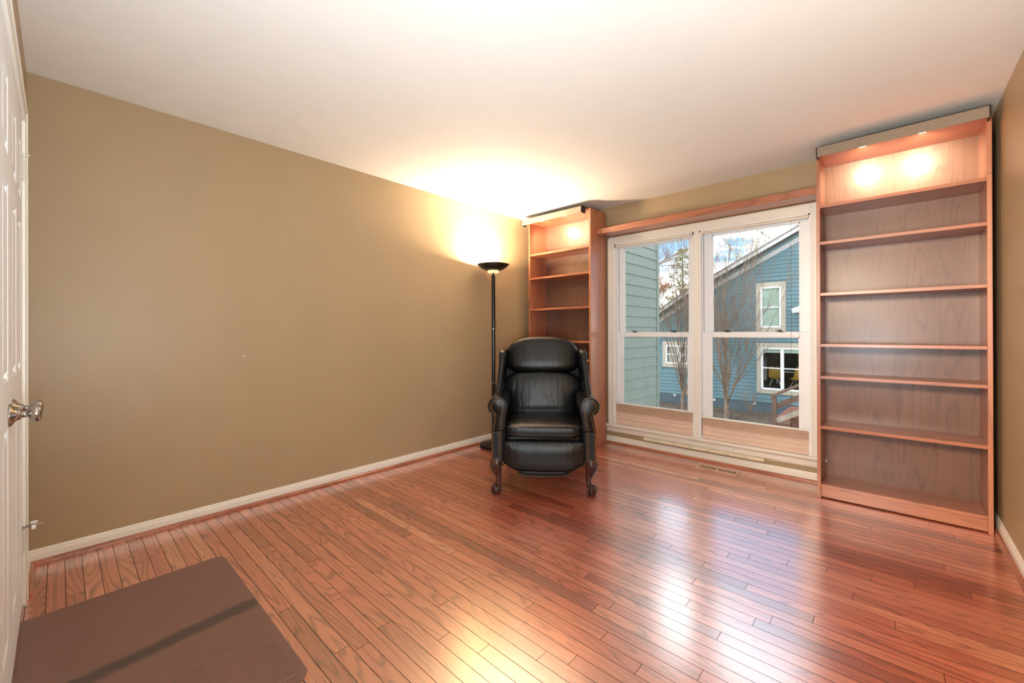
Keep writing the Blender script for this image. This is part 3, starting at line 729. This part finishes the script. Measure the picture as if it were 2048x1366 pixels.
def rrect(x0, x1, y0_, y1_, r, n=8, q=0):
    pts = []
    for (cx, cy, a0) in ((x1-r, y1_-r, 0), (x0+r, y1_-r, PI/2), (x0+r, y0_+r, PI), (x1-r, y0_+r, 3*PI/2)):
        for i in range(n+1):
            a = a0+PI/2*i/n; pts.append((cx+(r-q)*math.cos(a), cy+(r-q)*math.sin(a)))
    return pts
A_ = rrect(.598, 1.715, -.30, .570, .05)
B_ = rrect(.598, 1.715, -.30, .570, .05, q=.004)
A_ = [(x, max(y, -.1045)) for x, y in A_]; B_ = [(x, max(y, -.1045)) for x, y in B_]
Mm = MB().loft([[(x, y, .0006) for x, y in A_], [(x, y, .0026) for x, y in A_], [(x, y, .0034) for x, y in B_]])
mt = Mm.build('chair_mat', M_mat, label='clear grey vinyl chair mat with a dark worn strip by the closet doors', cat='floor mat')
rp = [p for p in rrect(.596, 1.675, -.30, .568, .045) if p[1] > .02 and p[0] > 1.2]; rp.insert(0, (1.675, -.1)); rp = [p for p in rp if p[0] > 1.62]
MB().tube([(x, y, .0034) for x, y in rp], .0016, 6).build('raised_rim', mat('vinyl_rim', (140, 118, 112), .3), mt, smooth=True)

# small nail hole plug on left wall
MB().lathe([(.0001, 0), (.005, 0), (.004, .002), (.0001, .003)], (0, .821, .994), 10, 'x').build('wall_anchor', M_rub, label='tiny white wall anchor alone on the bare left wall', cat='wall anchor')
#EXTERIOR
# ================================================================== OUTDOORS
def siding_mat(name, col):
    return mat(name, col, .6, var=.05, vscale=2.5, bmp=.06, bscale=30)
M_sideA = siding_mat('sage_green_siding', (116, 126, 116))
M_sideB = siding_mat('blue_siding', (92, 122, 130))
M_found = siding_mat('blue_foundation_paint', (76, 90, 98))
M_rake = mat('weathered_white_rake', (184, 184, 182), .6)
M_cas2 = mat('beige_house_casing', (176, 166, 150), .6)
M_dark = mat('dark_interior', (38, 34, 30), .8)
M_mulch = mat('mulch_soil', (84, 72, 60), .95, var=.5, vscale=9, bmp=.8, bscale=40)
M_grass = mat('winter_lawn', (112, 108, 80), .95, var=.3, vscale=2, bmp=.5, bscale=30)
M_bark = mat('grey_brown_bark', (122, 104, 88), .85, var=.3, vscale=12)
M_bark2 = mat('pale_bark', (190, 172, 148), .85, var=.25, vscale=6)
M_rust = mat('rusty_twigs', (176, 128, 104), .9, var=.3, vscale=3)
M_pine = mat('yellow_green_needles', (138, 140, 84), .9, var=.35, vscale=2)
M_rail = mat('weathered_brown_railing', (98, 76, 64), .8, var=.2, vscale=10)
M_rail2 = mat('grey_board', (150, 138, 124), .8, var=.2, vscale=10)
M_brick = mat('brown_brick', (112, 72, 56), .9, var=.4, vscale=14, bmp=.3, bscale=60)
M_mort = mat('mortar', (120, 108, 96), .9)
M_shutter = mat('pale_green_blind', (196, 212, 198), .6)
M_reflect = mat('dark_house_glass', (64, 62, 40), .08, var=.5, vscale=4, spec=.8)

GZ = -1.70
gnd = MB().box(-40, 40, 4.1, 90, GZ-.2, GZ).build('ground', M_grass, kind='structure', label='winter lawn behind the house')
mb = MB(); n = 40
rr = []
for j in range(9):
    y = 12.2+3.7*j/8
    rr.append([(-9+14*i/n, y, GZ+.01+.05*math.sin(i*1.7+j)*math.sin(j*.9)+(.10 if j > 5 else 0)-(.02 if j == 0 else 0)+.02) for i in range(n+1)])
mb.loft(rr, closed=False).build('mulch_bed', M_mulch, gnd, smooth=True, label='dark mulch bed along the blue house foundation', kind='stuff')

# annex wall with wide lap siding, seen through the left pane
AX, AY = .375, 6.50
an = empty('annex_wall', (AX, AY, GZ), label='sage green lap sided wall just outside the left window', cat='house wall')
def Q(mb_, par, name, m, **kw):
    bmesh.ops.translate(mb_.b, verts=mb_.b.verts, vec=-par.location); return mb_.build(name, m, par, **kw)
Q(MB().box(AX-2.2, AX-.02, 4.15, AY-.03, GZ+.001, 4.2), an, 'wall_core', M_sideA)
z = 2.285+.152*9
while z > GZ:
    zb = max(z-.152, GZ+.002)
    Q(MB().prism([(AX-.020, zb), (AX-.002, zb), (AX-.014, z+.004), (AX-.020, z+.004)], 'y', 4.15, AY-.05) if False else
      MB().loft([[(AX-.020, y, zb), (AX-.001, y, zb), (AX-.013, y, z+.003), (AX-.020, y, z+.003)] for y in (4.15, AY-.045)]), an, 'siding_board', M_sideA)
    z -= .152
Q(MB().box(AX-.10, AX+.006, AY-.052, AY+.03, GZ+.002, 4.2), an, 'corner_board', M_sideA)

# blue house
BY = 16.0
bh = empty('blue_house', (-1, BY, GZ), label='blue clapboard house with a sloping white rake across the garden', cat='house')
def rz_(x): return 4.397+(x-.94)*.524 if x > -2.55 else 2.568+(x+2.55)*.64
XL, XR = -9.0, 5.0
# wall core
pts = [(XL, GZ+.001), (XR, GZ+.001), (XR, rz_(XR)-.1), (-2.55, rz_(-2.55)-.1), (XL, rz_(XL)-.1)]
holes = [(-.10, .427, 1.31, 2.60), (-.08, 1.62, -.755, .578), (-3.33, -2.36, -.048, .595)]
s = MB(); z = -1.232
e = .1275
def sub_intervals(z0, z1, xs, xe):
    iv = [(xs, xe)]
    for (a, c, p, q) in holes:
        if z1 > p-.17 and z0 < q+.17:
            new = []
            for (u, v) in iv:
                if c+.17 <= u or a-.17 >= v: new.append((u, v)); continue
                if u < a-.17: new.append((u, a-.17))
                if v > c+.17: new.append((c+.17, v))
            iv = new
    return iv
while z < rz_(XR)-.35:
    # left limit set by the rake
    zt = z+e
    # solve rz_(x)-.38 = zt
    xs = XL
    while rz_(xs)-.36 < zt and xs < XR: xs += .05
    for (u, v) in sub_intervals(z, zt, xs-.15, XR):
        if v-u < .05: continue
        s.loft([[(x, BY+.010, z), (x, BY-.020, z), (x, BY+.000, zt+.004), (x, BY+.012, zt+.004)] for x in (u, v)])
    z = zt
Q(s, bh, 'siding', M_sideB, kind='stuff')
# core walls around holes (vertical strips)
core = MB()
xsb = sorted({XL, XR, *[h[0] for h in holes], *[h[1] for h in holes], -2.55})
for a, c in zip(xsb, xsb[1:]):
    hs = sorted([h for h in holes if h[0] < c-1e-6 and h[1] > a+1e-6], key=lambda h: h[2]); z0_ = -1.24
    for h in hs:
        core.box(a, c, BY+.012, BY+.1, z0_, h[2]); z0_ = h[3]
    core.loft([[(x, BY+.012, z0_), (x, BY+.1, z0_), (x, BY+.1, rz_(x+1e-4)-.1), (x, BY+.012, rz_(x+1e-4)-.1)] for x in (a, c)])
Q(core, bh, 'wall_core', M_sideB)
Q(MB().box(XL, XR, BY-.004, BY+.1, GZ+.001, -1.236), bh, 'foundation', M_found)
def strip(o1, o2, ya, yb, name, m):
    q = MB()
    for a, c in ((XL, -2.55), (-2.55, XR)):
        q.loft([[(x, ya, rz_(xx)-o1), (x, yb, rz_(xx)-o1), (x, yb, rz_(xx)-o2), (x, ya, rz_(xx)-o2)] for x, xx in ((a, a+1e-4 if a > -3 else a), (c, c-1e-4))])
    Q(q, bh, name, m)
strip(.0, .125, BY-.42, BY-.38, 'rake_board', M_rake)
strip(.125, .23, BY-.06, BY-.03, 'frieze_band', M_sideB)
strip(.23, .39, BY-.05, BY-.01, 'rake_trim', M_rake)
strip(-.05, .0, BY-.44, BY+6, 'roof', mat('grey_shingles', (120, 112, 106), .9, var=.2, vscale=20))
def house_window(name, x0, x1, z0, z1, mull, mid, cas, blind=0, pane=None):
    f = MB(); c_ = cas; y = BY-.03
    f.box(x0-c_, x1+c_, y, BY+.02, z1+.03, z1+c_+.02).box(x0-c_, x1+c_, y, BY+.02, z0-c_, z0-.03).box(x0-c_, x0-.03, y, BY+.02, z0-.03, z1+.03).box(x1+.03, x1+c_, y, BY+.02, z0-.03, z1+.03)
    w_ = Q(f, bh, 'window_frame', M_cas2)
    g = MB(); g.box(x0-.03, x1+.03, y-.01, BY+.06, z1-.015, z1+.03).box(x0-.03, x1+.03, y-.01, BY+.06, z0-.03, z0+.02).box(x0-.03, x0+.015, y-.01, BY+.06, z0, z1).box(x1-.015, x1+.03, y-.01, BY+.06, z0, z1)
    for m_ in mull: g.box(m_-.045, m_+.045, y-.01, BY+.06, z0, z1)
    g.box(x0, x1, y+.01, BY+.06, mid-.016, mid+.016)
    bmesh.ops.translate(g.b, verts=g.b.verts, vec=-bh.location); g.build('sash', M_vinyl, w_)
    xs_ = [x0]+list(mull)+[x1]
    for a, c in zip(xs_, xs_[1:]):
        for za, zb in ((z0, mid), (mid, z1)):
            p = MB().box(a+.01, c-.01, BY+.035, BY+.04, za+.01, zb-.01); bmesh.ops.translate(p.b, verts=p.b.verts, vec=-bh.location); p.build('pane', pane or M_glass, w_)
    if blind:
        p = MB().box(x0, x1, BY+.07, BY+.08, z1-blind, z1); bmesh.ops.translate(p.b, verts=p.b.verts, vec=-bh.location); p.build('blind', M_shutter, w_)
    return w_
house_window('w', *(-.10, .427, 1.31, 2.60), (), 1.948, .165, blind=1.29)
house_window('w', *(-.08, 1.62, -.755, .578), (.485, 1.06), -.068, .17, blind=.14)
house_window('w', *(-3.33, -2.36, -.048, .595), (-2.845,), .28, .17, pane=M_reflect)
# dark rooms behind the big and small windows
for x0, x1, z0, z1, dp in ((-.4, 2.0, -.78, .75, 2.6), (-3.6, -2.1, -.2, .8, 1.5), (-.3, .6, 1.2, 2.75, 1.5)):
    rm = MB(); rm.box(x0, x1, BY+dp, BY+dp+.05, z0, z1).box(x0-.05, x0, BY+.1, BY+dp, z0, z1).box(x1, x1+.05, BY+.1, BY+dp, z0, z1).box(x0, x1, BY+.1, BY+dp, z0-.05, z0).box(x0, x1, BY+.1, BY+dp, z1, z1+.05)
    Q(rm, bh, 'interior_wall', M_dark)
for x, zz in ((-3.025, -1.284), (-1.601, -1.304), (-.323, -1.303)):
    Q(MB().box(x-.045, x+.045, BY-.03, BY-.004, zz-.045, zz+.045), bh, 'vent_cap', M_rake)
Q(MB().box(-2.76, -2.53, BY-.03, BY-.004, -1.22, -.98), bh, 'meter_box', mat('rust_box', (150, 118, 100), .7))
# porch gable edge at the right
pg = MB(); pg.loft([[(x, y, zz) for x, zz in ((.90, 1.83), (1.6, 2.13), (1.6, 1.80), (.93, 1.70))] for y in (14.9, 15.9)])
Q(pg, bh, 'porch_eave', M_rake)
# yellow shell chairs and white table behind the big window
M_yel = mat('yellow_shell', (206, 160, 44), .5); M_wht = mat('white_table', (226, 224, 220), .5)
for i, cx in enumerate((.15, .80)):
    ch = empty('shell_chair', (cx, 16.75, -.74), .3-.6*i, label='yellow shell chair seen through the %s half of the big blue house window' % ('left', 'right')[i], cat='chair', group=None)
    rings = []
    for z_, y_, hw in ((.26, -.20, .16), (.24, .0, .19), (.27, .14, .19), (.38, .20, .18), (.55, .23, .16), (.64, .24, .10)):
        rings.append([Vector((-hw+2*hw*k_/8, y_-.05*(abs(k_-4)/4)**2, z_+.05*(abs(k_-4)/4)**2)) for k_ in range(9)])
    sh = MB().loft(rings, closed=False).build('shell', M_yel, ch, smooth=True); sd = sh.modifiers.new('s', 'SOLIDIFY'); sd.thickness = .012
    for a in (-1, 1):
        for b_ in (-1, 1): MB().tube([(a*.08, b_*.08, .24), (a*.17, b_*.16, 0)], .010, 6).build('leg', M_wht, ch)
tb = empty('white_table', (.55, 17.6, -.74), label='white table behind the yellow shell chairs', cat='table')
MB().box(-.6, .6, -.3, .3, .44, .48).build('table_top', M_wht, tb)
for a in (-.5, .5): MB().tube([(a, 0, .44), (a, 0, 0)], .025, 6).build('leg', M_wht, tb)

# ------------------------------------------------------------------ trees
def grow(mb_, p, d, L, r, depth, rng, spread, updraw, seg=4, kids=(2, 4), rmin=.004, shrink=.62, nn=5):
    pts = [p.copy()]; rs = [r]; q = p.copy(); dd = d.copy(); rend = max(r*.45, rmin)
    for i in range(seg):
        dd = (dd+Vector((rng.gauss(0, .07), rng.gauss(0, .07), rng.gauss(0, .05)+updraw))).normalized()
        q = q+dd*(L/seg); pts.append(q.copy()); rs.append(r+(rend-r)*(i+1)/seg)
    mb_.tube(pts, rs, nn if r > .01 else 3, cap=False)
    if depth <= 0: return
    for k_ in range(rng.randint(*kids)):
        t_ = rng.uniform(.25, 1); i = min(int(t_*seg), seg-1); f_ = t_*seg-i
        bp = pts[i].lerp(pts[i+1], f_); br = (rs[i]+(rs[i+1]-rs[i])*f_)*.62
        az = rng.uniform(0, 2*PI); ax = dd.cross(Vector((math.cos(az), math.sin(az), .2))).normalized()
        nd = (Matrix.Rotation(rng.uniform(spread*.5, spread*1.2), 3, ax)@dd).normalized()
        grow(mb_, bp, nd, L*shrink*rng.uniform(.75, 1.2), max(br, rmin), depth-1, rng, spread, updraw, seg, kids, rmin, shrink, nn)
def fan_tree(x, y, z, seed, h, label, n_stem=16, width=.42):
    rng = random.Random(seed); o = empty('garden_tree', (x, y, z), label=label, cat='tree')
    m = MB(); m.tube([(0, 0, -.02), (.01, 0, .25), (0, 0, .55), (.01, .01, .8)], [.085, .07, .062, .052], 10, cap=False)
    m.build('trunk', M_bark, o, smooth=True)
    for i in range(n_stem):
        az = 2*PI*i/n_stem*2.4+rng.uniform(-.3, .3); ti = rng.uniform(.06, width) if i else .02
        d = Vector((math.cos(az)*math.sin(ti), math.sin(az)*math.sin(ti)*.6, math.cos(ti))); bz = rng.uniform(.3, .95)
        b_ = MB(); grow(b_, Vector((0, 0, bz)), d, h*rng.uniform(.55, .85)*(1-.25*ti), rng.uniform(.014, .028), 3, rng, .34, .03, 5, (3, 4), .0035, .58)
        b_.build('branch', M_bark, o, smooth=True)
    return o
fan_tree(-.823, 14.6, GZ, 3, 4.6, 'bare multi branched tree before the blue house in the right pane', 18, .55)
fan_tree(-2.22, 14.6, GZ, 8, 4.9, 'bare multi branched tree before the blue house in the left pane', 15, .42)
def big_tree(x, y, seed, h, r, m, label, lean=(0, 0), depth=3, spread=.6, name='bare_tree', fork=.35, rmin=.014):
    rng = random.Random(seed); o = empty(name, (x, y, GZ), label=label, cat='tree')
    t_ = MB(); top = Vector((lean[0]*h*fork, lean[1], h*fork)); t_.tube([(0, 0, 0), top*.5, top], [r, r*.85, r*.75], 8, cap=False); t_.build('trunk', m, o, smooth=True)
    b_ = MB()
    for i in range(5):
        az = 2*PI*i/5+rng.uniform(-.4, .4); ti = rng.uniform(.1, .5)
        grow(b_, top, Vector((math.cos(az)*math.sin(ti)+lean[0], math.sin(az)*math.sin(ti), math.cos(ti))).normalized(), h*.36, r*.55, depth, rng, spread, .02, 4, (2, 4), rmin, .62)
    b_.build('branches', m, o, smooth=True)
    return o
big_tree(-2.6, 26, 11, 9.5, .20, M_bark2, 'pale barked forked tree rising behind the rake, left of the others')
big_tree(.2, 25, 12, 9.5, .24, M_bark, 'grey bare tree with arching limbs behind the middle of the rake')
big_tree(2.1, 25, 13, 10, .22, M_bark, 'grey bare tree behind the upper end of the rake', spread=.4)
big_tree(-8.2, 22, 14, 9, .14, M_bark, 'thin dark bare tree behind the small windows')
for i, (x, y, h) in enumerate(((-14, 38, 8), (-11.5, 40, 7.5), (-9, 42, 8))):
    big_tree(x, y, 30+i, h, .16, M_rust, ('leftmost', 'middle', 'rightmost')[i]+' of the rusty brown trees beyond the low end of the roof', depth=4, rmin=.03)
def pine(x, y, h, seed, label):
    rng = random.Random(seed); o = empty('pine_tree', (x, y, GZ), label=label, cat='tree')
    MB().tube([(0, 0, 0), (0, 0, h)], [.18, .04], 8).build('trunk', M_bark, o)
    f = MB()
    for i in range(520):
        z_ = h*rng.uniform(.45, 1.02); rad = (1.02*h-z_)*.30+.35; a = rng.uniform(0, 2*PI); rr_ = rad*math.sqrt(rng.random()); cc = Vector((rr_*math.cos(a), rr_*math.sin(a), z_))
        for k_ in range(5):
            d = Vector((rng.gauss(0, 1), rng.gauss(0, 1), rng.gauss(0, .6))).normalized()*.22; e_ = Vector((rng.gauss(0, 1), rng.gauss(0, 1), rng.gauss(0, 1))).normalized()*.035
            f.faces([cc-e_, cc+e_, cc+d], [(0, 1, 2)])
    f.build('needles', M_pine, o, kind='stuff')
pine(-8.6, 32, 9, 5, 'yellow green pine beyond the small windows')
pine(-6.0, 34, 7, 6, 'smaller yellow green pine left of the pale forked tree')

# shrubs at the foundation
def twig_shrub(x, y, seed, h, m, label):
    rng = random.Random(seed); o = MB()
    for i in range(12):
        az = rng.uniform(0, 2*PI); ti = rng.uniform(.05, .4)
        grow(o, Vector((0, 0, 0)), Vector((math.cos(az)*math.sin(ti), math.sin(az)*math.sin(ti), math.cos(ti))), h, .008, 1, rng, .5, 0, 3, (2, 3), .004)
    q = o.build('twiggy_shrub', m, label=label, cat='shrub'); q.location = (x, y, GZ+.05); return q
twig_shrub(-.25, 15.3, 4, .75, M_bark, 'thin bare shrub beside the railing post at the blue foundation')
twig_shrub(-3.75, 15.0, 5, .55, M_cas2, 'pale twiggy shrub beside the green corner board')

# wooden railing and brick steps outside the right pane
ra = empty('stair_railing', (1.52, 9, GZ), label='weathered brown stair railing outside the right window', cat='railing')
def R3(a, c, w_, h_, name, m):
    a, c = Vector(a), Vector(c); d = (c-a); L = d.length; X = d.normalized(); Y = Vector((0, 1, 0)); Z = X.cross(Y).normalized(); Y = Z.cross(X)
    Q(MB().obox((a+c)/2, L/2, w_/2, h_/2, Matrix((X, Y, Z)).transposed()), ra, name, m)
Q(MB().box(1.485, 1.555, 8.96, 9.04, GZ+.001, -.06), ra, 'post', M_rail)
R3((1.47, 9, -.07), (3.2, 9, .93), .12, .05, 'handrail', M_rail)
R3((1.55, 9, -.245), (3.2, 9, .67), .04, .10, 'lower_rail', M_rail)
R3((1.55, 9, -.51), (3.2, 9, .40), .04, .09, 'lower_rail', M_rail2)
Q(MB().box(3.16, 3.23, 8.96, 9.04, GZ+.001, .9), ra, 'post', M_rail)
bs = empty('brick_steps', (2.4, 10, GZ), label='brown brick steps behind the stair railing', cat='steps')
for i in range(7):
    xs0 = 1.44+.30*i; zt = GZ+.98+.17*(i+1)
    Q(MB().box(xs0+.004, xs0+.31, 9.2, 11.2, GZ+.001, zt-.004), bs, 'step_core', M_mort)
    bb = MB()
    for zc in range(0, int((zt-GZ)/.066)):
        z0_ = GZ+.003+zc*.066
        for j in range(10):
            u0 = 9.2+.2*j+(.1 if zc % 2 else 0)
            bb.box(xs0-.006, xs0+.01, u0, min(u0+.19, 11.2), z0_, z0_+.055)
        bb.box(xs0+.01, xs0+.15, 9.19, 9.21, z0_, z0_+.055).box(xs0+.16, xs0+.30, 9.19, 9.21, z0_, z0_+.055)
    for j in range(20): bb.box(xs0, xs0+.30, 9.2+.1*j, 9.2+.1*j+.09, zt-.006, zt+.004)
    Q(bb, bs, 'brick_courses', M_brick, kind='stuff')
